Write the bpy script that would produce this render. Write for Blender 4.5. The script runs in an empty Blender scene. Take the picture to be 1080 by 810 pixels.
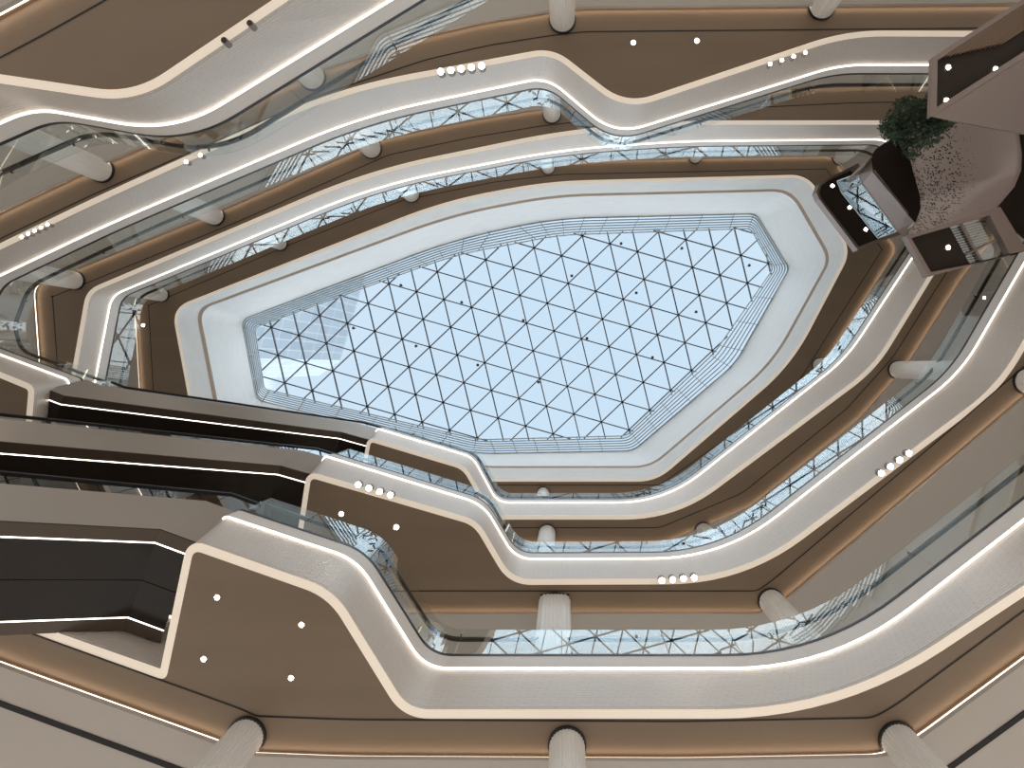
import bpy, bmesh, math, random
from mathutils import Vector
from mathutils.geometry import tessellate_polygon
random.seed(7)
S = bpy.context.scene
COL = S.collection
CAM_H = 1.5            # eye height above the ground floor
F = 510.0              # focal length in pixels of the 1080 x 810 frame
CX, CY = 595.0, 385.0  # where the verticals meet (straight up)


def P2(px, py, H):
    return ((px - CX) * H / F, (py - CY) * H / F)


def P3(px, py, H):
    return Vector(((px - CX) * H / F, (py - CY) * H / F, H + CAM_H))


# ------------------------------------------------------------------ materials
def mat(name, col, rough=0.5, metal=0.0, spec=0.5, emit=None, es=0.0):
    m = bpy.data.materials.new(name)
    m.use_nodes = True
    b = m.node_tree.nodes['Principled BSDF']
    b.inputs['Base Color'].default_value = (*col, 1)
    b.inputs['Roughness'].default_value = rough
    b.inputs['Metallic'].default_value = metal
    b.inputs['Specular IOR Level'].default_value = spec
    if emit:
        b.inputs['Emission Color'].default_value = (*emit, 1)
        b.inputs['Emission Strength'].default_value = es
    return m


def bsdf(m):
    return m.node_tree.nodes['Principled BSDF']


def noise_tint(m, a, b, scale=(1, 1, 1), nscale=2.0, detail=4, use='Object'):
    nt = m.node_tree
    tc = nt.nodes.new('ShaderNodeTexCoord')
    mp = nt.nodes.new('ShaderNodeMapping')
    mp.inputs['Scale'].default_value = scale
    nz = nt.nodes.new('ShaderNodeTexNoise')
    nz.inputs['Scale'].default_value = nscale
    nz.inputs['Detail'].default_value = detail
    cr = nt.nodes.new('ShaderNodeValToRGB')
    cr.color_ramp.elements[0].position = 0.3
    cr.color_ramp.elements[1].position = 0.7
    cr.color_ramp.elements[0].color = (*a, 1)
    cr.color_ramp.elements[1].color = (*b, 1)
    nt.links.new(tc.outputs[use], mp.inputs['Vector'])
    nt.links.new(mp.outputs[0], nz.inputs['Vector'])
    nt.links.new(nz.outputs['Fac'], cr.inputs[0])
    nt.links.new(cr.outputs[0], bsdf(m).inputs['Base Color'])
    return nz


M = {}
M['soffit'] = mat('bronze_soffit', (0.27, 0.21, 0.155), 0.45, 0.0, 0.35)
noise_tint(M['soffit'], (0.230, 0.168, 0.116), (0.258, 0.190, 0.132), (0.25, 1.4, 1), 0.9, 3)
M['joint'] = mat('joint_black', (0.012, 0.010, 0.009), 0.7)
M['plaster'] = mat('ceiling_plaster', (0.56, 0.51, 0.46), 0.8, 0, 0.2)
M['stone'] = mat('pale_stone', (0.72, 0.68, 0.62), 0.35)
noise_tint(M['stone'], (0.68, 0.64, 0.58), (0.76, 0.72, 0.66), (1, 1, 1), 1.5, 6)
M['floor'] = mat('ground_stone', (0.58, 0.51, 0.44), 0.4)
M['coping'] = mat('coping_paint', (0.76, 0.715, 0.67), 0.45)
M['white'] = mat('white_paint', (0.86, 0.87, 0.86), 0.6)
noise_tint(M['white'], (0.73, 0.74, 0.73), (0.78, 0.79, 0.78), (1, 1, 3), 1.2, 5)
M['groove'] = mat('beige_groove', (0.74, 0.66, 0.58), 0.6)
M['cream'] = mat('cream_light_panel', (0.86, 0.76, 0.64), 0.6, 0, 0.3, (1.0, 0.85, 0.70), 0.34)
M['led'] = mat('led_white', (1, 1, 1), 0.5, 0, 0.3, (1.0, 0.90, 0.80), 3.6)
M['led_thin'] = mat('led_thin', (1, 1, 1), 0.5, 0, 0.3, (1.0, 0.90, 0.80), 4.5)
M['led_warm'] = mat('led_warm', (1, 1, 1), 0.5, 0, 0.3, (1.0, 0.80, 0.60), 4.0)
M['lamp'] = mat('lamp_lens', (1, 1, 1), 0.5, 0, 0.3, (1.0, 0.88, 0.72), 40.0)
M['black'] = mat('black_metal', (0.018, 0.018, 0.02), 0.4)
M['rail'] = mat('dark_handrail', (0.035, 0.032, 0.03), 0.3, 0.6)
M['gloss_black'] = mat('gloss_black_cladding', (0.022, 0.016, 0.012), 0.14, 0.0, 0.35)
M['dark_trim'] = mat('dark_bronze_trim', (0.10, 0.075, 0.055), 0.3, 0.3)
M['side'] = mat('brushed_side_panel', (0.42, 0.38, 0.34), 0.32, 0.55)
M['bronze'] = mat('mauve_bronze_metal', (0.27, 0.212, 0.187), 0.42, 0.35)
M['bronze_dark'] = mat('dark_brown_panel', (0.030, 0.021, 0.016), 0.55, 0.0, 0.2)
M['slat'] = mat('wood_slat', (0.30, 0.20, 0.13), 0.4)
M['column'] = mat('column_white', (0.80, 0.77, 0.73), 0.5)
M['steel'] = mat('painted_steel', (0.075, 0.085, 0.10), 0.45)
M['louvre'] = mat('louvre_grey', (0.42, 0.46, 0.48), 0.35, 0.5)
M['trunk'] = mat('bark', (0.10, 0.07, 0.05), 0.9)
M['soil'] = mat('soil', (0.05, 0.035, 0.025), 0.95)
M['leaf'] = mat('leaf_green', (0.03, 0.075, 0.03), 0.5)
noise_tint(M['leaf'], (0.012, 0.032, 0.016), (0.045, 0.085, 0.035), (1, 1, 1), 6.0, 2)
M['tower'] = mat('tower_glazing', (0.55, 0.66, 0.76), 0.3)


def fascia_material():
    m = mat('rippled_fascia', (0.66, 0.60, 0.545), 0.42, 0.15)
    nt = m.node_tree
    tc = nt.nodes.new('ShaderNodeTexCoord')
    mp = nt.nodes.new('ShaderNodeMapping')
    br = nt.nodes.new('ShaderNodeTexBrick')
    br.inputs['Scale'].default_value = 1.0
    br.inputs['Brick Width'].default_value = 0.30
    br.inputs['Row Height'].default_value = 0.075
    br.inputs['Mortar Size'].default_value = 0.016
    br.inputs['Mortar Smooth'].default_value = 0.8
    br.inputs['Color1'].default_value = (1, 1, 1, 1)
    br.inputs['Color2'].default_value = (0.75, 0.75, 0.75, 1)
    br.inputs['Mortar'].default_value = (0, 0, 0, 1)
    bp = nt.nodes.new('ShaderNodeBump')
    bp.inputs['Strength'].default_value = 0.35
    bp.inputs['Distance'].default_value = 0.03
    cr = nt.nodes.new('ShaderNodeValToRGB')
    cr.color_ramp.elements[0].color = (0.58, 0.52, 0.46, 1)
    cr.color_ramp.elements[1].color = (0.66, 0.59, 0.525, 1)
    nt.links.new(tc.outputs['UV'], mp.inputs['Vector'])
    nt.links.new(mp.outputs[0], br.inputs['Vector'])
    nt.links.new(br.outputs['Color'], bp.inputs['Height'])
    nt.links.new(br.outputs['Color'], cr.inputs[0])
    nt.links.new(cr.outputs[0], bsdf(m).inputs['Base Color'])
    nt.links.new(bp.outputs[0], bsdf(m).inputs['Normal'])
    return m


M['fascia'] = fascia_material()


def glass_material(name, ior, tint):
    m = bpy.data.materials.new(name)
    m.use_nodes = True
    nt = m.node_tree
    nt.nodes.clear()
    out = nt.nodes.new('ShaderNodeOutputMaterial')
    mx = nt.nodes.new('ShaderNodeMixShader')
    fr = nt.nodes.new('ShaderNodeFresnel')
    fr.inputs['IOR'].default_value = ior
    tr = nt.nodes.new('ShaderNodeBsdfTransparent')
    tr.inputs['Color'].default_value = (*tint, 1)
    gl = nt.nodes.new('ShaderNodeBsdfGlossy')
    gl.inputs['Roughness'].default_value = 0.0
    gl.inputs['Color'].default_value = (0.95, 0.97, 0.97, 1)
    ge = nt.nodes.new('ShaderNodeNewGeometry')
    inv = nt.nodes.new('ShaderNodeMath')
    inv.operation = 'SUBTRACT'
    inv.inputs[0].default_value = 1.0
    mu = nt.nodes.new('ShaderNodeMath')
    mu.operation = 'MULTIPLY'
    nt.links.new(ge.outputs['Backfacing'], inv.inputs[1])
    nt.links.new(fr.outputs[0], mu.inputs[0])
    nt.links.new(inv.outputs[0], mu.inputs[1])
    nt.links.new(mu.outputs[0], mx.inputs[0])
    nt.links.new(tr.outputs[0], mx.inputs[1])
    nt.links.new(gl.outputs[0], mx.inputs[2])
    nt.links.new(mx.outputs[0], out.inputs['Surface'])
    return m


M['glass'] = glass_material('balustrade_glass', 2.4, (0.95, 0.97, 0.965))
M['sky_glass'] = glass_material('skylight_glass', 1.03, (0.985, 0.995, 1.0))


def perforated_material():
    m = mat('perforated_bronze', (0.46, 0.38, 0.35), 0.38, 0.3)
    nt = m.node_tree
    tc = nt.nodes.new('ShaderNodeTexCoord')
    sep = nt.nodes.new('ShaderNodeSeparateXYZ')
    vo = nt.nodes.new('ShaderNodeTexVoronoi')
    vo.inputs['Scale'].default_value = 12.0
    vo.inputs['Randomness'].default_value = 0.8
    lt = nt.nodes.new('ShaderNodeMath')
    lt.operation = 'LESS_THAN'
    sz = nt.nodes.new('ShaderNodeMapRange')   # holes fade out along the sheet
    sz.inputs['From Min'].default_value = 0.35
    sz.inputs['From Max'].default_value = 0.72
    sz.inputs['To Min'].default_value = 0.38
    sz.inputs['To Max'].default_value = 0.0
    nz = nt.nodes.new('ShaderNodeTexNoise')
    nz.inputs['Scale'].default_value = 3.0
    ad = nt.nodes.new('ShaderNodeMath')
    ad.operation = 'MULTIPLY'
    mr = nt.nodes.new('ShaderNodeMapRange')
    mr.inputs['From Min'].default_value = 0.25
    mr.inputs['From Max'].default_value = 0.45
    mix = nt.nodes.new('ShaderNodeMix')
    mix.data_type = 'RGBA'
    mix.inputs[6].default_value = (0.46, 0.38, 0.35, 1)
    mix.inputs[7].default_value = (0.03, 0.022, 0.02, 1)
    L = nt.links.new
    L(tc.outputs['UV'], sep.inputs[0])
    L(tc.outputs['Object'], vo.inputs['Vector'])
    L(tc.outputs['Object'], nz.inputs['Vector'])
    L(sep.outputs['X'], sz.inputs['Value'])
    L(nz.outputs['Fac'], mr.inputs['Value'])
    L(sz.outputs[0], ad.inputs[0])
    L(mr.outputs[0], ad.inputs[1])
    L(vo.outputs['Distance'], lt.inputs[0])
    L(ad.outputs[0], lt.inputs[1])
    L(lt.outputs[0], mix.inputs[0])
    L(mix.outputs[2], bsdf(m).inputs['Base Color'])
    return m


M['perf'] = perforated_material()


def tower_stripes():
    m = M['tower']
    nt = m.node_tree
    tc = nt.nodes.new('ShaderNodeTexCoord')
    br = nt.nodes.new('ShaderNodeTexBrick')
    br.inputs['Scale'].default_value = 1.0
    br.inputs['Brick Width'].default_value = 1.6
    br.inputs['Row Height'].default_value = 3.6
    br.inputs['Mortar Size'].default_value = 0.10
    br.offset = 0.0
    br.inputs['Color1'].default_value = (0.30, 0.39, 0.48, 1)
    br.inputs['Color2'].default_value = (0.36, 0.46, 0.55, 1)
    br.inputs['Mortar'].default_value = (0.50, 0.57, 0.63, 1)
    nt.links.new(tc.outputs['UV'], br.inputs['Vector'])
    nt.links.new(br.outputs['Color'], bsdf(m).inputs['Base Color'])


tower_stripes()


# ------------------------------------------------------------------ helpers
def link_mesh(name, verts, faces, m, parent=None, smooth=False, uvs=None, mats=None, mat_idx=None):
    me = bpy.data.meshes.new(name)
    me.from_pydata([tuple(v) for v in verts], [], faces)
    for mm in (mats or [m]):
        me.materials.append(mm)
    if mat_idx:
        for p, i in zip(me.polygons, mat_idx):
            p.material_index = i
    if smooth:
        for p in me.polygons:
            p.use_smooth = True
    if uvs:
        ul = me.uv_layers.new(name='UVMap')
        for p in me.polygons:
            for li, vi in zip(p.loop_indices, p.vertices):
                ul.data[li].uv = uvs[vi]
    me.update()
    o = bpy.data.objects.new(name, me)
    COL.objects.link(o)
    if parent:
        o.parent = parent
        o.matrix_parent_inverse = parent.matrix_world.inverted() if False else o.matrix_parent_inverse
    return o


def tag(o, label=None, cat=None, group=None, kind=None):
    if label:
        o['label'] = label
    if cat:
        o['category'] = cat
    if group:
        o['group'] = group
    if kind:
        o['kind'] = kind
    return o


def thing(name, label, cat, loc=(0, 0, 0), group=None):
    o = bpy.data.objects.new(name, None)
    o.location = loc
    o.empty_display_size = 0.3
    COL.objects.link(o)
    return tag(o, label, cat, group)


class MB:
    """collects geometry in world space; build() makes ONE mesh object, local to its parent"""

    def __init__(self):
        self.v, self.f, self.uv, self.mi = [], [], [], []

    def add(self, vs, fs, uv=None, mi=0):
        b = len(self.v)
        self.v += [Vector(x) for x in vs]
        self.f += [tuple(i + b for i in f) for f in fs]
        self.uv += uv if uv else [(0, 0)] * len(vs)
        self.mi += [mi] * len(fs)
        return self

    def build(self, name, m, parent=None, smooth=False, origin=None, mats=None):
        off = Vector((0, 0, 0))
        if parent:
            off = Vector(parent.location)
            if parent.parent:
                off = off + Vector(parent.parent.location)
        loc = Vector((0, 0, 0))
        if origin is not None:
            loc = Vector(origin) - off
        vs = [v - off - loc for v in self.v]
        o = link_mesh(name, vs, self.f, m, parent, smooth, self.uv, mats, self.mi if mats else None)
        o.location = loc
        return o

    # --- shapes
    def box(self, c, sx, sy, sz, ax=(1, 0, 0), ay=(0, 1, 0), az=(0, 0, 1), mi=0):
        c, ax, ay, az = Vector(c), Vector(ax), Vector(ay), Vector(az)
        vs = [c + ax * sx * i / 2 + ay * sy * j / 2 + az * sz * k / 2
              for i in (-1, 1) for j in (-1, 1) for k in (-1, 1)]
        return self.add(vs, [(0, 1, 3, 2), (4, 6, 7, 5), (0, 4, 5, 1), (2, 3, 7, 6), (0, 2, 6, 4), (1, 5, 7, 3)], mi=mi)

    def bar(self, a, b, w, h, up=(0, 0, 1), mi=0):
        a, b, up = Vector(a), Vector(b), Vector(up)
        d = (b - a).normalized()
        s = d.cross(up).normalized()
        u = s.cross(d).normalized()
        vs = [p + s * i * w / 2 + u * j * h / 2 for p in (a, b) for i, j in ((-1, -1), (1, -1), (1, 1), (-1, 1))]
        return self.add(vs, [(0, 1, 2, 3), (7, 6, 5, 4), (0, 4, 5, 1), (1, 5, 6, 2), (2, 6, 7, 3), (3, 7, 4, 0)], mi=mi)

    def sweep(self, pts, prof, closed=True, mi=0, uvscale=None):
        """pts: list of (pos Vector, side Vector) ; prof: closed list of (side, up) offsets"""
        n, k = len(pts), len(prof)
        vs = []
        for p, s in pts:
            for a, b in prof:
                vs.append(p + s * a + Vector((0, 0, b)))
        fs = []
        for i in range(n if closed else n - 1):
            j = (i + 1) % n
            for q in range(k):
                r = (q + 1) % k
                fs.append((i * k + q, j * k + q, j * k + r, i * k + r))
        if not closed:
            fs.append(tuple(range(k)))
            fs.append(tuple((n - 1) * k + q for q in reversed(range(k))))
        return self.add(vs, fs, mi=mi)

    def loft(self, A, B, closed=True, v0=0.0, v1=1.0, mi=0):
        """strip between two equally long lists of points, UV in metres"""
        n = len(A)
        vs, uv, fs = [], [], []
        s = 0.0
        rng = n + 1 if closed else n
        for i in range(rng):
            a, b = A[i % n], B[i % n]
            if i:
                s += (Vector(A[i % n]) - Vector(A[i - 1])).length
            vs += [a, b]
            uv += [(s, v0), (s, v1)]
        for i in range(rng - 1):
            fs.append((2 * i, 2 * i + 2, 2 * i + 3, 2 * i + 1))
        return self.add(vs, fs, uv, mi)

    def ring_fill(self, outer, inner, z, mi=0):
        """flat ring between two plan polygons"""
        loops = [[Vector((x, y, 0)) for x, y in outer], [Vector((x, y, 0)) for x, y in inner]]
        tris = tessellate_polygon(loops)
        flat = loops[0] + loops[1]
        return self.add([Vector((v.x, v.y, z)) for v in flat], [tuple(t) for t in tris],
                        [(v.x, v.y) for v in flat], mi)

    def poly(self, pts, mi=0):
        return self.add(pts, [tuple(range(len(pts)))], [(p[0], p[1]) for p in pts], mi)

    def slab(self, quad, n, t):
        """thick plate: polygon pts plus offset vector n*t"""
        k = len(quad)
        q2 = [Vector(p) + Vector(n) * t for p in quad]
        fs = [tuple(range(k)), tuple(reversed(range(k, 2 * k)))]
        for i in range(k):
            j = (i + 1) % k
            fs.append((i, i + k, j + k, j))
        return self.add(list(quad) + q2, fs, [(0, 0)] * (2 * k))

    def cyl(self, a, b, r, r2=None, seg=16, cap=True, mi=0):
        a, b = Vector(a), Vector(b)
        r2 = r if r2 is None else r2
        d = (b - a).normalized()
        s = d.orthogonal().normalized()
        t = d.cross(s)
        vs = []
        for p, rr in ((a, r), (b, r2)):
            for i in range(seg):
                w = 2 * math.pi * i / seg
                vs.append(p + s * rr * math.cos(w) + t * rr * math.sin(w))
        fs = [(i, (i + 1) % seg, seg + (i + 1) % seg, seg + i) for i in range(seg)]
        if cap:
            fs += [tuple(reversed(range(seg))), tuple(range(seg, 2 * seg))]
        return self.add(vs, fs, mi=mi)


def area2(poly):
    return sum(poly[i][0] * poly[(i + 1) % len(poly)][1] - poly[(i + 1) % len(poly)][0] * poly[i][1]
               for i in range(len(poly))) / 2


def round_loops(ctrl_lists, cuts, nseg=10, step=26.0, closed=True):
    """several control polygons with the same corners, rounded with the same number of samples"""
    n = len(ctrl_lists[0])
    outs = [[] for _ in ctrl_lists]

    def seg(c, i, j):
        a, b = Vector(c[i]), Vector(c[j])
        return a, b, (b - a).length
    cps = []
    for li, c in enumerate(ctrl_lists):
        row = []
        for i in range(n):
            cut = cuts[li][i]
            pi, ni = (i - 1) % n, (i + 1) % n
            l0 = (Vector(c[i]) - Vector(c[pi])).length
            l1 = (Vector(c[ni]) - Vector(c[i])).length
            cut = min(cut, 0.46 * l0, 0.46 * l1) if (closed or 0 < i < n - 1) else 0
            p = Vector(c[i])
            a = p + (Vector(c[pi]) - p).normalized() * cut if cut > 0 else p
            b = p + (Vector(c[ni]) - p).normalized() * cut if cut > 0 else p
            row.append((a, p, b))
        cps.append(row)
    for i in range(n):
        for li in range(len(ctrl_lists)):
            a, p, b = cps[li][i]
            for k in range(nseg + 1):
                t = k / nseg
                outs[li].append(a * (1 - t) ** 2 + p * 2 * t * (1 - t) + b * t * t)
        if i < n - 1 or closed:
            j = (i + 1) % n
            length = (cps[0][j][0] - cps[0][i][2]).length
            m = max(1, int(length / step))
            for li in range(len(ctrl_lists)):
                a, b = cps[li][i][2], cps[li][j][0]
                for k in range(1, m):
                    outs[li].append(a.lerp(b, k / m))
    return outs


def dedupe(loops):
    n = len(loops[0])
    keep = [i for i in range(n) if (loops[0][i] - loops[0][i - 1]).length > 1e-3 or (loops[1][i] - loops[1][i - 1]).length > 1e-3] if len(loops) > 1 else \
        [i for i in range(n) if (loops[0][i] - loops[0][i - 1]).length > 1e-3]
    return [[lp[i] for i in keep] for lp in loops]


def normals(loop, closed=True):
    """unit plan normals pointing to the inside of a closed loop"""
    n = len(loop)
    sgn = 1 if area2(loop) > 0 else -1
    out = []
    for i in range(n):
        k = 1
        while True:
            a, b = loop[(i - k) % n], loop[(i + k) % n]
            t = Vector((b[0] - a[0], b[1] - a[1]))
            if t.length > 1e-4:
                break
            k += 1
        t.normalize()
        out.append(Vector((-t.y, t.x)) * sgn)
    return out


def offset(loop, d):
    return [Vector((p[0], p[1])) + n * d for p, n in zip(loop, normals(loop))]


def scale_poly(loop, k, cx, cy):
    return [Vector((cx + (p[0] - cx) * k, cy + (p[1] - cy) * k)) for p in loop]


def at(loop, H):
    return [Vector((p[0], p[1], H + CAM_H)) for p in loop]


# ------------------------------------------------------------------ camera, world, view
cam = bpy.data.cameras.new('camera')
cam.sensor_width = 36.0
cam.lens = 36.0 * F / 1080.0
cam.shift_x = (540 - CX) / 1080.0
cam.shift_y = (CY - 405) / 1080.0
cam.clip_end = 2000
co = bpy.data.objects.new('camera', cam)
co.location = (0, 0, CAM_H)
co.rotation_euler = (math.pi, 0, 0)
COL.objects.link(co)
S.camera = co

w = bpy.data.worlds.new('sky')
S.world = w
w.use_nodes = True
nt = w.node_tree
bg = nt.nodes['Background']
tc = nt.nodes.new('ShaderNodeTexCoord')
sx = nt.nodes.new('ShaderNodeSeparateXYZ')
cr = nt.nodes.new('ShaderNodeValToRGB')
nz = nt.nodes.new('ShaderNodeTexNoise')
nz.inputs['Scale'].default_value = 2.2
nz.inputs['Detail'].default_value = 5
mr = nt.nodes.new('ShaderNodeMapRange')
mr.inputs['From Min'].default_value = 0.4
mr.inputs['From Max'].default_value = 0.7
mx = nt.nodes.new('ShaderNodeMix')
mx.data_type = 'RGBA'
mx.inputs[7].default_value = (0.74, 0.86, 0.97, 1)
el = cr.color_ramp.elements
el[0].position = 0.0
el[0].color = (0.7, 0.7, 0.7, 1)
el[1].position = 1.0
el[1].color = (0.62, 0.78, 0.93, 1)
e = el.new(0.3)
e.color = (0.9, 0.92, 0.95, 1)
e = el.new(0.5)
e.color = (2.5, 2.55, 2.6, 1)  # sky made brighter at lower elevations, out of view, to light the well
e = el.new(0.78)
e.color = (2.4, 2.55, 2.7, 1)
e = el.new(0.86)
e.color = (0.66, 0.81, 0.95, 1)
L = nt.links.new
L(tc.outputs['Generated'], sx.inputs[0])
L(sx.outputs['Z'], cr.inputs[0])
L(tc.outputs['Generated'], nz.inputs['Vector'])
L(nz.outputs['Fac'], mr.inputs['Value'])
ml = nt.nodes.new('ShaderNodeMath')
ml.operation = 'MULTIPLY'
ml.inputs[1].default_value = 0.0
L(mr.outputs[0], ml.inputs[0])
gt = nt.nodes.new('ShaderNodeMath')
gt.operation = 'GREATER_THAN'
gt.inputs[1].default_value = 0.82
L(ml.outputs[0], mx.inputs[0])
L(cr.outputs[0], mx.inputs[6])
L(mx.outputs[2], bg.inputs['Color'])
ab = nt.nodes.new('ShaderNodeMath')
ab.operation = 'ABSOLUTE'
mb_ = nt.nodes.new('ShaderNodeMapRange')   # sky boost added out of view at both long sides, to brighten glass reflections
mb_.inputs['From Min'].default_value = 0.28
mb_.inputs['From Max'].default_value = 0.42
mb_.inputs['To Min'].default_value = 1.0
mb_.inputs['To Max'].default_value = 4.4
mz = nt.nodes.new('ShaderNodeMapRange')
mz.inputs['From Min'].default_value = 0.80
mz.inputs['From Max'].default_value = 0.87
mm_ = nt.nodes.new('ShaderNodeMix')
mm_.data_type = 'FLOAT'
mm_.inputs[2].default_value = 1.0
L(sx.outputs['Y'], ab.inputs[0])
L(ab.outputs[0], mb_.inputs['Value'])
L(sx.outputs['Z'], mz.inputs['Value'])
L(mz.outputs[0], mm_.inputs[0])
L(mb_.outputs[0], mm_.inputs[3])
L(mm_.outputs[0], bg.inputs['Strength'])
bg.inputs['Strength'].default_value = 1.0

S.view_settings.view_transform = 'Standard'
S.view_settings.look = 'None'
S.view_settings.exposure = 0.0
S.view_settings.gamma = 1.0
S.view_settings.use_curve_mapping = False
S.cycles.max_bounces = 10
S.cycles.diffuse_bounces = 5
S.cycles.glossy_bounces = 5
S.cycles.transparent_max_bounces = 40
S.cycles.sample_clamp_indirect = 6.0

# ------------------------------------------------------------------ traced plans
# each corner: lower edge of the band (Ex, Ey) and its light line (Lx, Ly), with rounding lengths
LEV = {}
LEV['A'] = dict(H=9.0, ctrl=[
    (-62, 69, 36, 112, 25, 28), (140, 99, 184, 138, 40, 58), (440, -103, 545, -84, 60, 50),
    (620, -165, 690, -120, 60, 50), (1350, -160, 1240, -75, 80, 60), (1520, 150, 1400, 185, 90, 80),
    (1320, 470, 1235, 430, 90, 80), (886, 758, 879, 707, 130, 108), (425, 758, 447, 707, 28, 26),
    (346, 630, 375, 592, 26, 24), (204, 580, 236, 546, 9, 6), (175, 718, 230, 664, 9, 6),
    (47, 673, 112, 637, 30, 30), (-250, 575, -146, 552, 40, 40), (-320, 300, -190, 300, 60, 50),
    (-230, 140, -100, 172, 50, 40)])
LEV['B'] = dict(H=14.0, ctrl=[
    (-75, 293, -16, 297, 20, 16), (100, 208, 112, 236, 50, 50), (357, 92, 381, 121, 75, 70),
    (583, 50, 577, 80, 22, 22), (660, 110, 649, 141, 30, 32), (893, 32, 886, 67, 40, 28),
    (1190, 33, 1160, 67, 40, 30), (1215, 135, 1165, 133, 40, 30), (1057, 410, 1015, 393, 40, 34),
    (784, 616, 763, 590, 80, 74), (537, 617, 543, 591, 24, 20), (500, 554, 509, 533, 13, 18),
    (328, 504, 342, 482, 6, 5), (312, 610, 330, 572, 8, 6), (22, 505, 58, 478, 8, 6),
    (30, 411, 72, 402, 4, 5), (-60, 374, -25, 366, 20, 10), (-90, 345, -32, 340, 10, 8)])
LEV['C'] = dict(H=19.0, ctrl=[
    (91, 306, 117, 311, 14, 13), (390, 179, 398, 194, 70, 70), (600, 136, 590, 157, 60, 60),
    (730, 127, 720, 148, 40, 40), (968, 127, 940, 146, 20, 18), (1040, 200, 992, 228, 30, 25),
    (924, 390, 894, 378, 30, 28), (713, 548, 701, 531, 55, 50), (519, 548, 524, 531, 13, 13),
    (488, 495, 498, 483, 9, 10), (391, 466, 398, 453, 4, 3), (384, 505, 391, 490, 5, 4),
    (66, 447, 92, 440, 8, 8)])
LEV['D'] = dict(H=24.0, ctrl=[
    (181, 325, 208, 326, 20, 16), (470, 211, 478, 226, 60, 50), (580, 191, 585, 206, 40, 40),
    (853, 184, 834, 200, 20, 20), (898, 265, 876, 273, 18, 14), (835, 385, 815, 383, 42, 34),
    (692, 508, 686, 493, 20, 18), (500, 508, 503, 493, 30, 30), (208, 470, 234, 457, 15, 14)])
W_CTRL = [(254, 337), (480, 252), (585, 230), (798, 225), (833, 283), (776, 384), (668, 476), (503, 479), (270, 422)]
W_CUT = [10, 50, 40, 8, 6, 16, 10, 20, 8]
I_CTRL = [(270, 346), (480, 270), (590, 249), (791, 242), (814, 284), (752, 372), (660, 459), (505, 463), (280, 410)]

BACK = {
    'A': [(-480, 300), (-260, 145), (15, 0), (300, -160), (560, -270), (1420, -270), (1640, 150), (1460, 420),
          (1080, 700), (970, 781), (937, 799), (720, 803), (360, 801), (255, 797), (233, 787), (0, 703), (-350, 574)],
    'B': [(-160, 300), (0, 222), (80, 184), (330, 75), (440, 38), (510, 22), (573, 12), (613, 7), (1053, 3),
          (1230, 0), (1285, 130), (1110, 395), (1003, 487), (830, 633), (808, 648), (433, 648), (300, 650),
          (0, 545), (-110, 500), (-165, 390)],
    'C': [(33, 302), (78, 284), (243, 217), (403, 146), (493, 127), (567, 115), (690, 100), (900, 90), (1000, 88),
          (1095, 200), (1020, 288), (958, 386), (907, 443), (793, 535), (700, 574), (480, 574), (370, 530), (45, 470)],
    'D': [(140, 314), (300, 245), (420, 198), (520, 178), (590, 170), (880, 164), (948, 262), (895, 345), (845, 425),
          (700, 525), (480, 525), (180, 500), (146, 420)],
}
BCUT = {'A': 25, 'B': 14, 'C': 10, 'D': 8}
NAMES = {'A': 'lowest', 'B': 'middle', 'C': 'upper', 'D': 'topmost'}


def soffit_and_ceiling(k, Epl, H):
    """brown soffit from the balcony edge to the cove line, then the lower pale ceiling beyond"""
    back = [Vector(P2(x, y, H - 0.22)) for x, y in BACK[k]]
    cutm = BCUT[k] * H / F
    b = dedupe(round_loops([back], [[cutm] * len(back)], 6, 1.2))[0]
    bo = offset(b, -0.45)
    mb = MB()
    mb.ring_fill(bo, Epl, H + CAM_H)
    jl = offset(b, 0.55)
    jr = offset(b, 0.55 + 0.035)
    mb.loft(at(jl, H - 0.006), at(jr, H - 0.006), mi=1)
    o = mb.build('ceiling', None, mats=[M['soffit'], M['joint']])
    tag(o, 'brown bronze soffit strip under the %s balcony ring' % NAMES[k], 'ceiling', kind='structure')
    cx = sum(p.x for p in b) / len(b)
    cy = sum(p.y for p in b) / len(b)
    out = scale_poly(b, {'A': 1.55, 'B': 1.55, 'C': 1.7, 'D': 1.9}[k], cx, cy)
    mb = MB()
    mb.ring_fill(out, b, H - 0.22 + CAM_H)
    mb.loft(at(b, H - 0.22), at(b, H - 0.14))
    mb.loft(at(b, H - 0.14), at(offset(b, -0.05), H - 0.14))
    o = mb.build('ceiling', M['plaster'])
    tag(o, 'pale plain corridor ceiling outside the %s brown soffit' % NAMES[k], 'ceiling', kind='structure')
    r = MB().loft(at(offset(b, -0.07), H - 0.13), at(offset(b, -0.07), H - 0.05)).build('cove_light', M['led_warm'])
    tag(r, 'warm cove light strip along the outer edge of the %s brown soffit' % NAMES[k], 'light')
    # walkway slab above
    return b, out


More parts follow.
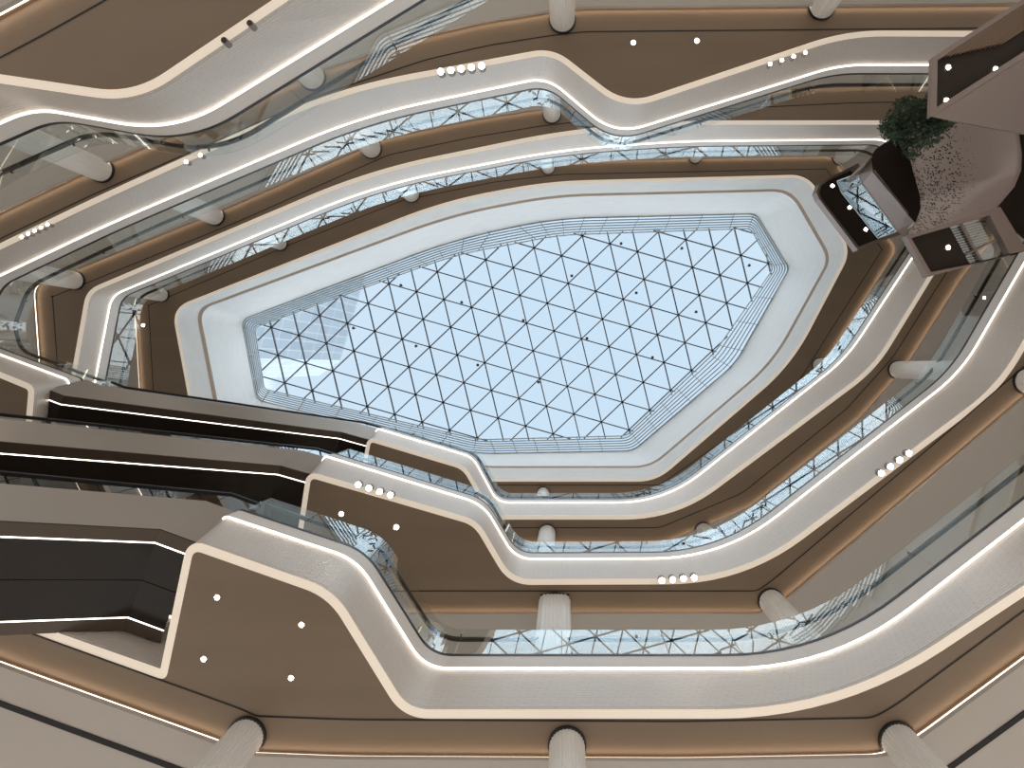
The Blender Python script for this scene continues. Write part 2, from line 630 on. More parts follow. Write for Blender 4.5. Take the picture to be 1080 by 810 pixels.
LOOPS = {}
for k in 'ABC':
    d = LEV[k]
    H = d['H']
    Ec = [Vector(P2(c[0], c[1], H)) for c in d['ctrl']]
    HL = H + 1.4
    Lc = [Vector(P2(c[2], c[3], HL)) for c in d['ctrl']]
    ce = [c[4] * H / F for c in d['ctrl']]
    cl = [c[5] * HL / F for c in d['ctrl']]
    E, Lp = dedupe(round_loops([Ec, Lc], [ce, cl], 10, 0.9))
    LOOPS[k] = (E, Lp, H)
    b, out = soffit_and_ceiling(k, E, H)
    nE = normals(E)
    nL = normals(Lp)
    Ci = [p + n * 0.16 for p, n in zip(E, nE)]
    # nudge so that the panel starts just above the ledge
    band = thing('balcony_fascia', {
        'A': 'lowest and largest rippled white balcony band, curving past the lit landing with four downlights',
        'B': 'middle rippled white balcony band, second ring above the camera',
        'C': 'upper rippled white balcony band, third ring just below the white skylight well'}[k], 'balcony',
        (E[0].x, E[0].y, H + CAM_H))
    MB().loft(at(E, H), at(Ci, H + 0.02)).build('light_cove', M['cream'], band)
    bt = MB()
    bt.loft(at(Ci, H + 0.02), at(Ci, H + 0.10), v0=0, v1=0.08)
    Fi = [p + n * 0.02 for p, n in zip(Lp, nL)]
    Lh = [a.lerp(c, 0.06) for a, c in zip(Ci, Fi)]
    bt.loft(at(Ci, H + 0.10), at(Fi, H + 1.40), v0=0.08, v1=1.40)
    bt.build('fascia_panel', M['fascia'], band)
    No = [p + n * 0.045 for p, n in zip(Fi, nL)]
    lm = MB().loft(at(Fi, H + 1.40), at(No, H + 1.405))
    lm.build('light_strip', M['led'], band)
    cm = MB()
    cm.loft(at(No, H + 1.405), at(No, H + 1.80))
    cm.loft(at(No, H + 1.80), at(offset(Lp, -0.25), H + 1.80))
    cm.build('coping', M['coping'], band)
    # walkway floor
    mf = MB().ring_fill(out, offset(Lp, -0.25), H + 1.79 + CAM_H)
    tag(mf.build('floor', M['stone']), 'stone walkway floor behind the glass of the %s ring' % NAMES[k], 'floor', kind='structure')
    # glass balustrade
    bal = thing('glass_balustrade', {
        'A': 'frameless glass balustrade standing on the lowest balcony band',
        'B': 'frameless glass balustrade standing on the middle balcony band',
        'C': 'frameless glass balustrade standing on the upper balcony band'}[k], 'balustrade',
        (Lp[0].x, Lp[0].y, H + 1.8 + CAM_H))
    G = offset(Lp, 0.03)
    nG = normals(G)
    zb = H + 1.80
    side = [(Vector((p.x, p.y, zb + CAM_H)), Vector((n.x, n.y, 0))) for p, n in zip(G, nG)]
    MB().sweep(side, [(-0.05, 0), (0.045, 0), (0.045, 0.07), (-0.05, 0.07)]).build('base_channel', M['black'], bal)
    hr = [(Vector((p.x, p.y, zb + 0.95 + CAM_H)), Vector((n.x, n.y, 0))) for p, n in zip(offset(Lp, -0.10), nG)]
    rail_o = MB().sweep(hr, [(-0.045, -0.03), (0.045, -0.03), (0.045, 0.03), (-0.045, 0.03)]).build('handrail', M['rail'], bal)
    # panes of about 1.5 m
    acc, cur, panes = 0.0, [0], []
    n = len(G)
    for i in range(1, n + 1):
        acc += (G[i % n] - G[i - 1]).length
        cur.append(i)
        if acc >= 1.5 or i == n:
            panes.append(cur)
            cur, acc = [i], 0.0
    for pi, idx in enumerate(panes):
        pts = [(Vector((G[i % n].x, G[i % n].y, zb + 0.02 + CAM_H)), Vector((nG[i % n].x, nG[i % n].y, 0))) for i in idx]
        a, c = pts[0], pts[-1]
        d0 = (pts[1][0] - a[0])
        d1 = (pts[-2][0] - c[0])
        if d0.length > 0.03:
            pts[0] = (a[0] + d0.normalized() * 0.012, a[1])
        if d1.length > 0.03:
            pts[-1] = (c[0] + d1.normalized() * 0.012, c[1])
        MB().sweep(pts, [(-0.008, 0), (0.008, 0), (0.008, 1.13), (-0.008, 1.13)], closed=False).build(
            'glass_panel', M['glass'], bal)
        if pi % 2 == 0:
            q = pts[0]
            fx = MB()
            fx.bar(q[0] + Vector((0, 0, 0.93)) - q[1] * 0.01, q[0] + Vector((0, 0, 0.93)) - q[1] * 0.11, 0.04, 0.03)
            fx.build('rail_bracket', M['rail'], rail_o)

# ---------------- topmost ring, white well and skylight
d = LEV['D']
H = 24.0
Ec = [Vector(P2(c[0], c[1], H)) for c in d['ctrl']]
Gc = [Vector(P2(c[2], c[3], H + 1.3)) for c in d['ctrl']]
HW, HI = 31.0, 32.0
Wc = [Vector(P2(x, y, HW)) for x, y in W_CTRL]
Ic = [Vector(P2(x, y, HI)) for x, y in I_CTRL]
E, Gr, Wl, Il = dedupe(round_loops([Ec, Gc, Wc, Ic], [[c[4] * H / F for c in d['ctrl']], [c[5] * (H + 1.3) / F for c in d['ctrl']],
                                                    [c * HW / F for c in W_CUT], [c * HI / F * 0.6 for c in W_CUT]], 10, 1.0))
b, outD = soffit_and_ceiling('D', E, H)
well = thing('skylight_well', 'smooth white polygonal well ringing the skylight above the topmost brown soffit', 'skylight well',
             (E[0].x, E[0].y, H + CAM_H))
Ci = offset(E, 0.14)
MB().loft(at(E, H), at(Ci, H + 0.02)).build('light_cove', M['cream'], well)
mb = MB()
mb.loft(at(Ci, H + 0.02), at(Gr, H + 1.15))
mb.build('lower_band', M['white'], well)
G2 = offset(Gr, 0.0)
G3 = offset(Gr, -0.12)
mb = MB()
mb.loft(at(G2, H + 1.15), at(G3, H + 1.16))
mb.loft(at(G3, H + 1.16), at(G3, H + 1.36))
mb.loft(at(G3, H + 1.36), at(offset(Gr, 0.06), H + 1.37))
mb.build('shadow_groove', M['groove'], well)
mb = MB()
mb.loft(at(offset(Gr, 0.06), H + 1.37), at(Wl, HW))
mb.build('well_wall', M['white'], well)
mb = MB().ring_fill(scale_poly(b, 2.0, 0, 0), Wl, HW + 0.3 + CAM_H)
mb.loft(at(Wl, HW), at(Wl, HW + 0.3))
tag(mb.build('ceiling', M['white']), 'white roof slab around the skylight opening', 'roof', kind='structure')

# skylight
def inside(p, poly):
    c = False
    n = len(poly)
    for i in range(n):
        a, bb = poly[i], poly[(i + 1) % n]
        if (a[1] > p[1]) != (bb[1] > p[1]) and p[0] < (bb[0] - a[0]) * (p[1] - a[1]) / (bb[1] - a[1]) + a[0]:
            c = not c
    return c


def clip(p, dvec, poly):
    ts = []
    n = len(poly)
    for i in range(n):
        a, bb = poly[i], poly[(i + 1) % n]
        ex, ey = bb[0] - a[0], bb[1] - a[1]
        den = dvec[0] * ey - dvec[1] * ex
        if abs(den) < 1e-9:
            continue
        t = ((a[0] - p[0]) * ey - (a[1] - p[1]) * ex) / den
        s = ((a[0] - p[0]) * dvec[1] - (a[1] - p[1]) * dvec[0]) / den
        if 0 <= s < 1:
            ts.append(t)
    return sorted(ts)


HS = 32.0
sky = thing('skylight', 'glazed roof light with a triangular lattice of thin dark bars', 'skylight', (0, 0, HS + CAM_H))
wide = offset(Il, -0.15)
u = Vector((29.0, 8.3)) * (HS / F)
v = Vector((7.0, 29.2)) * (HS / F)
o0 = Vector(P2(519.3, 303.3, HS))
for dv, st in ((u, v), (v, u), (u - v, u)):
    for i in range(-30, 31):
        p = o0 + st * i
        ts = clip(p, dv, wide)
        for q in range(0, len(ts) - 1, 2):
            a = p + dv * ts[q]
            c = p + dv * ts[q + 1]
            if (c - a).length > 0.3:
                MB().bar((a.x, a.y, HS + CAM_H), (c.x, c.y, HS + CAM_H), 0.07, 0.10).build('glazing_bar', M['steel'], sky)
gp = [Vector((p.x, p.y, HS + 0.12 + CAM_H)) for p in offset(Il, -1.4)]
MB().slab(gp, (0, 0, 1), 0.03).build('glazing', M['sky_glass'], sky)
# rails of the stepped louvre ring
lou = thing('louvre_ring', 'grey metal louvre rails stepping round the edge of the skylight lattice', 'louvres',
            (Wl[0].x, Wl[0].y, HW + CAM_H))
NR = 7
for r in range(NR):
    t = r / (NR - 1)
    loop = [Vector((a.x, a.y, HW + CAM_H)).lerp(Vector((c.x, c.y, HS + CAM_H - 0.1)), 0.04 + 0.93 * t) for a, c in zip(Wl, Il)]
    nn = normals([(p.x, p.y) for p in loop])
    MB().sweep([(p, Vector((n.x, n.y, 0))) for p, n in zip(loop, nn)],
               [(-0.035, -0.03), (0.035, -0.03), (0.035, 0.03), (-0.035, 0.03)]).build('rail', M['louvre'], lou)
acc = 0.0
nW = len(Wl)
for i in range(nW):
    j = (i + 1) % nW
    acc += (Wl[j] - Wl[i]).length
    if acc > 1.25:
        acc = 0
        a = Vector((Wl[j].x, Wl[j].y, HW + CAM_H - 0.15))
        c = Vector((Il[j].x, Il[j].y, HS + CAM_H - 0.02))
        MB().bar(a - (c - a) * 0.25, c, 0.035, 0.06).build('upright', M['louvre'], lou)
# closure between louvre ring and the skylight: pale strip behind the rails

dets = [(423, 301), (487, 319), (552, 338), (603, 291), (671, 309), (619, 357), (688, 377), (439, 365), (504, 385),
        (568, 403), (373, 346), (719, 262), (790, 280), (734, 329), (655, 257)]
for x, y in dets:
    p = P3(x, y, HS - 0.25)
    t = thing('sprinkler', 'small round dark sprinkler hanging under the skylight lattice', 'sprinkler', p, 'sprinklers under the skylight')
    MB().cyl(p + Vector((0, 0, 0.02)), p + Vector((0, 0, 0.34)), 0.03, seg=8).build('stem', M['steel'], t)
    MB().cyl(p - Vector((0, 0, 0.05)), p + Vector((0, 0, 0.06)), 0.10, 0.06, seg=12).build('head', M['steel'], t)

# ------------------------------------------------------------------ columns
def fluted(c, r, z0, z1, n=28, square=False):
    mb = MB()
    seg = n * 4
    prof = []
    for i in range(seg):
        w = 2 * math.pi * i / seg
        q = 0.5 + 0.5 * math.cos(w * n)
        k = 1.0
        if square:
            k = (abs(math.cos(w)) ** 5 + abs(math.sin(w)) ** 5) ** (-1 / 5.0)
        rr = r * k * (1 - 0.045 * q)
        prof.append((c[0] + rr * math.cos(w), c[1] + rr * math.sin(w)))
    A = [Vector((x, y, z0)) for x, y in prof]
    B = [Vector((x, y, z1)) for x, y in prof]
    mb.loft(A, B)
    mb.add(A, [tuple(range(seg))])
    return mb


COLS = [
    ('A', 598, 785, 0.33, 'white fluted column at the bottom centre, under the lowest brown soffit', 0),
    ('A', 261, 775, 0.33, 'white column at the bottom left, leaning out below the soffit with four downlights', 0),
    ('A', 946, 780, 0.33, 'white column at the bottom right, under the lowest brown soffit', 0),
    ('B', 585, 642, 0.46, 'broad fluted white column with rounded square section behind the lowest glass balustrade', 1),
    ('B', 813, 634, 0.36, 'white fluted column behind the curve of the lowest glass, lower right', 0),
    ('B', 593, 22, 0.36, 'white fluted column cut by the top edge, left of the two soffit downlights', 0),
    ('B', 866, 8, 0.36, 'white column cut by the top edge, right of the two soffit downlights', 0),
    ('B', 330, 82, 0.36, 'white column behind the lowest glass near the top left, close to the five bright lamps', 0),
    ('B', 108, 180, 0.33, 'long white column at upper left below the wavy corner of the lowest band', 0),
    ('B', 1082, 402, 0.36, 'white column at the right edge beside the middle balcony band', 0),
    ('C', 392, 157, 0.38, 'white fluted column above the upper band, left of the wave in the middle band', 0),
    ('C', 582, 121, 0.34, 'white column behind the wave of the middle glass balustrade', 0),
    ('C', 577, 562, 0.33, 'white fluted column behind the middle glass, straight above the broad square column', 0),
    ('C', 742, 560, 0.33, 'white column behind the middle glass at lower right, above the row of four lamps', 0),
    ('C', 946, 390, 0.34, 'long white column lying between the upper and middle bands on the right', 0),
    ('C', 227, 228, 0.36, 'white column between the middle and upper bands at upper left', 0),
    ('C', 80, 296, 0.34, 'white column at far left where the upper band turns down', 0),
    ('D', 578, 177, 0.33, 'short white column behind the upper glass at the top centre', 0),
    ('D', 434, 205, 0.40, 'white column behind the upper glass, left of the top centre', 0),
    ('D', 296, 257, 0.33, 'small white column behind the upper glass on the long left slope', 0),
    ('D', 171, 311, 0.33, 'white column at the left corner of the topmost brown soffit', 0),
    ('D', 573, 520, 0.30, 'small white column behind the upper glass at the bottom centre', 0),
    ('D', 864, 385, 0.34, 'white column behind the upper glass on the right curve', 0),
    ('D', 886, 166, 0.38, 'white column behind the upper glass beside the left bronze pod', 0),
    ('D', 733, 166, 0.30, 'small white column behind the upper glass, between top centre and the pods', 0),
]
for lv, x, y, r, lab, sq in COLS:
    H = LEV[lv]['H']
    p = P3(x, y, H)
    base = 0.0 if lv == 'A' else H - 5 + 1.79 + CAM_H
    t = thing('column', lab, 'column', (p.x, p.y, base))
    fluted((p.x, p.y), r, base, p.z - 0.02, 30, bool(sq)).build('shaft', M['column'], t)
    if sq:
        fluted((p.x, p.y), r + 0.035, p.z - 0.05, p.z - 0.004, 2, True).build('collar', M['black'], t)
    else:
        MB().cyl((p.x, p.y, p.z - 0.05), (p.x, p.y, p.z - 0.004), r + 0.03, seg=32).build('collar', M['black'], t)

# ------------------------------------------------------------------ lamps
def spot(x, y, H, label, group, r=0.075, lit=True):
    p = P3(x, y, H)
    t = thing('spotlight', label, 'light', p, group)
    MB().cyl(p + Vector((0, 0, -0.02)), p + Vector((0, 0, 0.12)), r, seg=16).build('housing', M['bronze'], t)
    MB().cyl(p + Vector((0, 0, -0.032)), p + Vector((0, 0, -0.02)), r * 0.8, seg=16).build('lens', M['lamp'] if lit else M['black'], t)


def row(a, b, n, H, label, group, r=0.075, lit=True):
    for i in range(n):
        t = i / max(1, n - 1)
        spot(a[0] + (b[0] - a[0]) * t, a[1] + (b[1] - a[1]) * t, H, label, group, r, lit)


row((465, 76), (508, 70), 5, 13.9, 'brightest lamp row of five on the middle band near the top', 'five top lamps', 0.11)
row((929, 499), (958, 478), 4, 13.9, 'lamp in the row of four on the right curve of the middle band', 'four lamps on the right curve', 0.10)
row((698, 612), (732, 609), 4, 13.9, 'lamp in the row of four under the middle band at bottom centre', 'four lamps at bottom centre', 0.10)
row((378, 511), (412, 522), 4, 13.9, 'lamp in the row of four on the edge of the middle landing', 'four lamps on the landing edge', 0.10)
row((812, 68), (849, 56), 4, 13.9, 'lamp in the row of four on the middle band at upper right', 'four lamps at upper right', 0.06)
row((24, 250), (51, 237), 5, 13.9, 'small lamp in the row of five on the middle band at far left', 'five small left lamps', 0.05)
row((197, 171), (212, 164), 2, 13.9, 'lamp of the pair on the middle band seen through the lowest glass', 'pair of lamps behind the glass', 0.06)
spot(237, 43, 8.9, 'unlit round lamp on the lowest cream strip, lower left of its pair', None, 0.06, False)
spot(264, 25, 8.9, 'unlit round lamp on the lowest cream strip, upper right of its pair', None, 0.06, False)


def downlight(x, y, H, label, r=0.06):
    p = P3(x, y, H)
    t = thing('downlight', label, 'light', p)
    mb = MB()
    pr = [(r * 0.65, 0), (r, -0.012), (r * 1.05, 0.0)]
    seg = 20
    vs = [p + Vector((a * math.cos(2 * math.pi * i / seg), a * math.sin(2 * math.pi * i / seg), h)) for a, h in pr for i in range(seg)]
    fs = []
    for q in range(2):
        for i in range(seg):
            j = (i + 1) % seg
            fs.append((q * seg + i, q * seg + j, (q + 1) * seg + j, (q + 1) * seg + i))
    mb.add(vs, fs)
    mb.build('trim_ring', M['bronze'], t)
    MB().cyl(p + Vector((0, 0, -0.012)), p + Vector((0, 0, -0.004)), r * 0.65, seg=16).build('lens', M['lamp'], t)


downlight(229, 630, 9.0, 'downlight in the lowest landing soffit, upper left of four')
downlight(318, 659, 9.0, 'downlight in the lowest landing soffit, upper right of four')
downlight(215, 695, 9.0, 'downlight in the lowest landing soffit, lower left of four')
downlight(307, 715, 9.0, 'downlight in the lowest landing soffit, lower right of four')
downlight(360, 542, 14.0, 'downlight in the middle landing soffit, left one above the lowest glass', 0.09)
downlight(418, 556, 14.0, 'downlight in the middle landing soffit, right one above the lowest glass', 0.10)
downlight(668, 45, 14.0, 'downlight in the middle soffit at the top, left of its pair', 0.09)
downlight(735, 43, 14.0, 'downlight in the middle soffit at the top, right of its pair', 0.09)
downlight(151, 343, 24.0, 'downlight in the topmost soffit at far left', 0.10)

# linear slots in the pale ceilings
def slot(name, label, pts, H, wd=0.16):
    q = [P3(x, y, H) for x, y in pts]
    mb = MB()
    for a, c in zip(q[:-1], q[1:]):
        mb.bar(a, c, wd, 0.012)
    tag(mb.build(name, M['joint']), label, 'air vent')


slot('slot_vent', 'long black air slot in the pale ceiling at bottom left', [(-60, 717), (0, 742), (187, 811), (240, 831)], 8.77, 0.10)
slot('slot_vent', 'black air slot in the pale ceiling at bottom right', [(985, 822), (1000, 811), (1080, 753), (1200, 668)], 8.77, 0.10)

# ------------------------------------------------------------------ escalators
def escalator(label, pts_led, floor_len):
    """pts_led: points of the near lower edge (light line), from bottom to top"""
    P = [Vector((a, b, c + CAM_H)) for a, b, c in pts_led]
    d = (P[-1] - P[0])
    d.z = 0
    d.normalize()
    n = Vector((-d.y, d.x, 0))      # away from the camera's zenith
    if n.y < 0:
        n = -n
    t = thing('escalator', label, 'escalator', P[0])
    Wd = 1.55

    def line(o, h):
        return [p + n * o + Vector((0, 0, h)) for p in P]
    u = MB().loft(line(0.0, 0), line(Wd / 2 - 0.01, 0), closed=False)
    u.loft(line(Wd / 2 - 0.01, 0), line(Wd / 2, 0.02), closed=False)
    u.loft(line(Wd / 2, 0.02), line(Wd / 2 + 0.01, 0), closed=False)
    u.loft(line(Wd / 2 + 0.01, 0), line(Wd, 0), closed=False)
    u.loft(line(-0.5, 1.12), line(Wd + 0.5, 1.12), closed=False)
    u.build('truss_cladding', M['gloss_black'], t)
    for s in (0, 1):
        def ln(o, h):
            return line(-o, h) if s == 0 else line(Wd + o, h)
        MB().loft(ln(0.0, -0.004), ln(0.026, -0.004), closed=False).build('light_strip', M['led_thin'], t)
        MB().loft(ln(0.0, 0.0), ln(0.28, 0.01), closed=False).build('lower_trim', M['dark_trim'], t)
        sp = MB().loft(ln(0.28, 0.01), ln(0.29, 0.03), closed=False, mi=1)
        sp.loft(ln(0.29, 0.03), ln(0.56, 1.12), closed=False)
        sp.loft(ln(0.56, 1.12), ln(0.40, 1.14), closed=False)
        sp.build('side_panel', None, t, mats=[M['side'], M['joint']])
        g = ln(0.45, 1.13)
        gt_ = ln(0.45, 2.0)
        for i in range(len(g) - 1):
            cnt = max(1, int((g[i + 1] - g[i]).length / 1.6))
            for q in range(cnt):
                a0 = g[i].lerp(g[i + 1], (q + 0.01) / cnt)
                a1 = g[i].lerp(g[i + 1], (q + 0.99) / cnt)
                b1 = gt_[i].lerp(gt_[i + 1], (q + 0.99) / cnt)
                b0 = gt_[i].lerp(gt_[i + 1], (q + 0.01) / cnt)
                MB().slab([a0, a1, b1, b0], n, 0.012).build('glass_panel', M['glass'], t)
        hl = ln(0.45, 2.02)
        hb = MB()
        for a, c in zip(hl[:-1], hl[1:]):
            hb.bar(a, c, 0.08, 0.05)
        hb.build('handrail', M['black'], t)
    # treads: one stepped band between the skirts
    st = MB()
    a, c = line(0.25, 1.13), line(Wd - 0.25, 1.13)
    k0, k1 = a[1], a[2]
    m = int(abs(k1.z - k0.z) / 0.2)
    for i in range(m):
        z0 = k0.z + (k1.z - k0.z) * i / m
        x0, x1 = k0.lerp(k1, i / m), k0.lerp(k1, (i + 1) / m)
        y0, y1 = c[1].lerp(c[2], i / m), c[1].lerp(c[2], (i + 1) / m)
        zt = x1.z + 0.02
        st.add([Vector((x0.x, x0.y, zt)), Vector((x1.x, x1.y, zt)), Vector((y1.x, y1.y, zt)), Vector((y0.x, y0.y, zt)),
                Vector((x0.x, x0.y, x0.z + 0.02)), Vector((y0.x, y0.y, y0.z + 0.02))], [(0, 1, 2, 3), (0, 3, 5, 4)])
    st.build('steps', M['rail'], t)
    # closed lower end
    e0 = [line(-0.28, 0)[0], line(-0.56, 1.12)[0], line(Wd + 0.56, 1.12)[0], line(Wd + 0.28, 0)[0]]
    MB().slab(e0, -d, 0.02).build('end_plate', M['dark_trim'], t)
    return t


def xyz(px, py, H):
    a = P2(px, py, H)
    return (a[0], a[1], H)


escalator('upper black-clad escalator, topmost of three, reaching the small upper landing',
          [xyz(47, 420.5, 14.6), xyz(64, 427, 14.6), xyz(358, 463, 19.6), xyz(392, 472.5, 19.6)], 1)
escalator('middle black-clad escalator rising between the other two to the middle landing',
          [(-16.2, 1.1, 9.6), (-14.75, 1.5, 9.6), xyz(293, 501, 14.6), xyz(328, 511, 14.6)], 1)
escalator('lowest black-clad escalator at bottom left with two light lines, beside the landing with four downlights',
          [(-22.2, -1.5, -0.9), (-20.9, -1.15, -0.9), xyz(163, 573, 9.6), xyz(201, 587, 9.6)], 1)

# ------------------------------------------------------------------ bronze pods on the right
def prism(mb, lower, upper):
    """closed solid between two polygons of equal length"""
    k = len(lower)
    fs = [tuple(range(k)), tuple(reversed(range(k, 2 * k)))]
    for i in range(k):
        j = (i + 1) % k
        fs.append((i, i + k, j + k, j))
    mb.add(list(lower) + list(upper), fs)
    return mb


def rim(mb, outer, inner, h):
    """upright frame ring: outer/inner polygons at the bottom, going up by h"""
    up = Vector((0, 0, h))
    k = len(outer)
    for i in range(k):
        j = (i + 1) % k
        a, b_, c, e_ = outer[i], outer[j], inner[j], inner[i]
        mb.add([a, b_, c, e_], [(0, 1, 2, 3)])
        mb.add([a, b_, b_ + up, a + up], [(0, 1, 2, 3)])
        mb.add([e_, c, c + up, e_ + up], [(3, 2, 1, 0)])
    return mb


# pod 1: lowest, top right corner
H1 = 10.6
t = thing('bronze_pod', 'lowest bronze pod at the top right corner, with slatted soffit and wedge shaped flank', 'pod',
          P3(1060, 80, H1))
ro = [P3(984, 60, H1), P3(982, 123, H1), P3(1180, -3, H1), P3(1180, -66, H1)]
ri = [P3(989, 63, H1), P3(988, 113, H1), P3(1168, -2, H1), P3(1168, -52, H1)]
rim(MB(), ro, ri, 0.12).build('rim', M['bronze'], t)
top = [p + Vector((0, 0, 0.12)) for p in ri]
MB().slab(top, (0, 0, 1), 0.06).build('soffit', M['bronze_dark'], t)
fl = MB()
flank = [P3(982, 123, H1), P3(1180, -3, H1), P3(1230, 190, H1 + 1.9), P3(1120, 149, H1 + 1.9), P3(1038, 135, H1 + 1.5), P3(1003, 128, H1 + 0.9)]
fl.slab(flank, (0.3, -0.5, 0.8), 0.05)
fl.build('flank', M['bronze'], t)
sl = MB()
for i in range(26):
    q = 0.02 + i * 0.038
    a = P3(990 + 178 * q * 0.9 + 4, 64 - 115 * q * 0.9, H1 + 0.2)
    b_ = a + Vector((0.55, 0.02, 0))
for i in range(18):
    f = i / 17.0
    a = P3(1000 + 3 * i, 58 - 0.2 * i, H1 + 0.25)
# slats run parallel to the long rim edge in the outer half of the soffit
e0, e1 = ri[0] + Vector((0, 0, 0.06)), ri[3] + Vector((0, 0, 0.06))
wv = (ri[1] - ri[0])
for i in range(12):
    off_ = wv * (0.03 + 0.045 * i)
    s0 = e0.lerp(e1, 0.06 + 0.03 * i) + off_
    sl.bar(s0, e1 + off_, 0.022, 0.10)
sl.build('slats', M['slat'], t)
for x, y, lab in ((1000, 71, 'downlight in the lowest bronze pod, at its left corner'),
                  (1050, 73, 'downlight in the lowest bronze pod, right one by the rim'),
                  (998, 106, 'downlight in the lowest bronze pod, at the bottom corner of its rim')):
    downlight(x, y, H1 + 0.11, lab, 0.07)

# pod 2: left pod, canopy with three downlights, glass and parapet
H2 = 20.5
HG = 17.5
t = thing('bronze_pod', 'left bronze pod with a dark canopy of three downlights above a reflecting window', 'pod', P3(900, 220, 15.6))
can = [P3(x, y, H2) for x, y in ((872, 189), (864, 194), (861, 203), (864, 210), (905, 264), (928, 255), (951, 247), (925, 205), (905, 172))]
MB().slab(can, (0, 0, 1), 0.35).build('canopy', M['bronze'], t)
inn = [P3(x, y, H2 - 0.01) for x, y in ((873, 191), (866, 196), (864, 203), (866, 209), (906, 260), (926, 252), (944, 244), (921, 208), (897, 180))]
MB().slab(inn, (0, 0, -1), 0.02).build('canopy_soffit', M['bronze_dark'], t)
g0 = [(883, 191), (888, 203), (926, 251)]
g1 = [(905, 183), (909, 194), (946, 244)]
for i in range(2):
    q = [P3(*g0[i], HG), P3(*g0[i + 1], HG), P3(*g1[i + 1], 16.4), P3(*g1[i], 16.4)]
    nn = (q[1] - q[0]).cross(q[3] - q[0]).normalized()
    win = MB().slab(q, nn, 0.02).build('window', M['glass'], t)
    wf = MB()
    for a, b_ in ((0, 1), (1, 2), (2, 3), (3, 0)):
        wf.bar(q[a], q[b_], 0.03, 0.04)
    wf.build('window_frame', M['louvre'], win)
back_ = [P3(x, y, 16.4) + Vector((0.6, -0.1, 0)) for x, y in g1]
MB().slab([P3(905, 183, 16.4) + Vector((0.9, -0.3, 0)), P3(946, 244, 16.4) + Vector((0.9, -0.3, 0)),
           P3(946, 244, 16.4) + Vector((0.9, -0.3, 1.1)), P3(905, 183, 16.4) + Vector((0.9, -0.3, 1.1))], (1, -0.5, 0), 0.05).build('inner_wall', M['plaster'], t)
pl = [(893, 189), (905, 183), (909, 194), (946, 244), (951, 247)]
pb = [(912, 172), (919, 164), (921, 180), (957, 226), (964, 234)]
pm = MB()
for i in range(len(pl) - 1):
    q = [P3(*pl[i], 16.4), P3(*pl[i + 1], 16.4), P3(*pb[i + 1], 15.6), P3(*pb[i], 15.6)]
    nn = (q[1] - q[0]).cross(q[3] - q[0]).normalized()
    if nn.x < 0:
        nn = -nn
    pm.slab(q, nn, 0.06)
pm.build('parapet', M['bronze'], t)
und = [P3(x, y, 15.6) for x, y in ((919, 165), (924, 157), (934, 150), (1010, 118), (1125, 72), (1138, 120), (1088, 258), (1060, 235), (964, 234), (921, 181))]
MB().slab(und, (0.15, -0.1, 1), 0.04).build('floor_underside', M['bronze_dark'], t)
upe = MB()
upe.slab([P3(872, 189, H2), P3(905, 172, H2), P3(919, 164, 16.3), P3(905, 172, 17.5)], (0, 0, 1), 0.05)
upe.build('upper_edge', M['bronze'], t)
for x, y, lab in ((878, 196, 'downlight in the left bronze pod canopy, nearest its upper corner'),
                  (896, 219, 'downlight in the left bronze pod canopy, middle of three'),
                  (913, 242, 'downlight in the left bronze pod canopy, nearest its lower tip')):
    downlight(x, y, H2 - 0.03, lab, 0.10)

# pod 3: lower pod with frame, one downlight and slatted window
H3 = 13.2
t = thing('bronze_pod', 'square framed bronze pod with one downlight and a slatted window, below the perforated shell', 'pod', P3(1020, 255, H3))
ro = [P3(956, 249, H3), P3(979, 292, H3), P3(1083, 264, H3), P3(1055, 218, H3)]
ri = [P3(961, 251, H3), P3(982, 287, H3), P3(1066, 270, H3), P3(1044, 227, H3)]
rim(MB(), ro, ri, 0.2).build('frame', M['bronze'], t)
c0 = [ri[0], ri[1], ri[1].lerp(ri[2], 0.55), ri[0].lerp(ri[3], 0.55)]
MB().slab([p + Vector((0, 0, 0.16)) for p in c0], (0, 0, 1), 0.05).build('soffit', M['bronze_dark'], t)
c1 = [ri[0].lerp(ri[3], 0.55), ri[1].lerp(ri[2], 0.55), ri[2], ri[3]]
MB().slab([p + Vector((0, 0, 0.18)) for p in c1], (0, 0, 1), 0.03).build('window', M['glass'], t)
MB().slab([p + Vector((0, 0, 0.85)) for p in c1], (0, 0, 1), 0.03).build('backing', M['bronze_dark'], t)
sl = MB()
for i in range(16):
    f = (i + 0.5) / 16
    sl.bar(c1[0].lerp(c1[1], f) + Vector((0, 0, 0.30)), c1[3].lerp(c1[2], f) + Vector((0, 0, 0.30)), 0.012, 0.10)
sl.build('slats', M['louvre'], t)
mu = MB()
mu.bar(c1[0].lerp(c1[3], 0.3) + Vector((0, 0, 0.13)), c1[1].lerp(c1[2], 0.3) + Vector((0, 0, 0.13)), 0.06, 0.05)
mu.bar(c1[0].lerp(c1[1], 0.75) + Vector((0, 0, 0.13)), c1[3].lerp(c1[2], 0.55) + Vector((0, 0, 0.13)), 0.05, 0.05)
mu.build('mullion', M['bronze'], t)
downlight(1000, 261, H3 + 0.15, 'downlight in the square framed bronze pod', 0.08)

# perforated shell: a curved sheet between the pods
t = thing('perforated_shell', 'curved bronze sheet pierced with dots, between the tree and the square framed pod', 'metal shell', P3(1010, 190, 14.6))
left = [(950, 128), (958, 160), (964, 185), (970, 205), (971, 220), (966, 234), (955, 248)]
right = [(1070, 118), (1075, 142), (1078, 162), (1077, 180), (1070, 197), (1054, 216), (1040, 232)]
zl = [14.9, 14.8, 14.7, 14.6, 14.5, 14.35, 14.1]
NU, NV = 16, 24


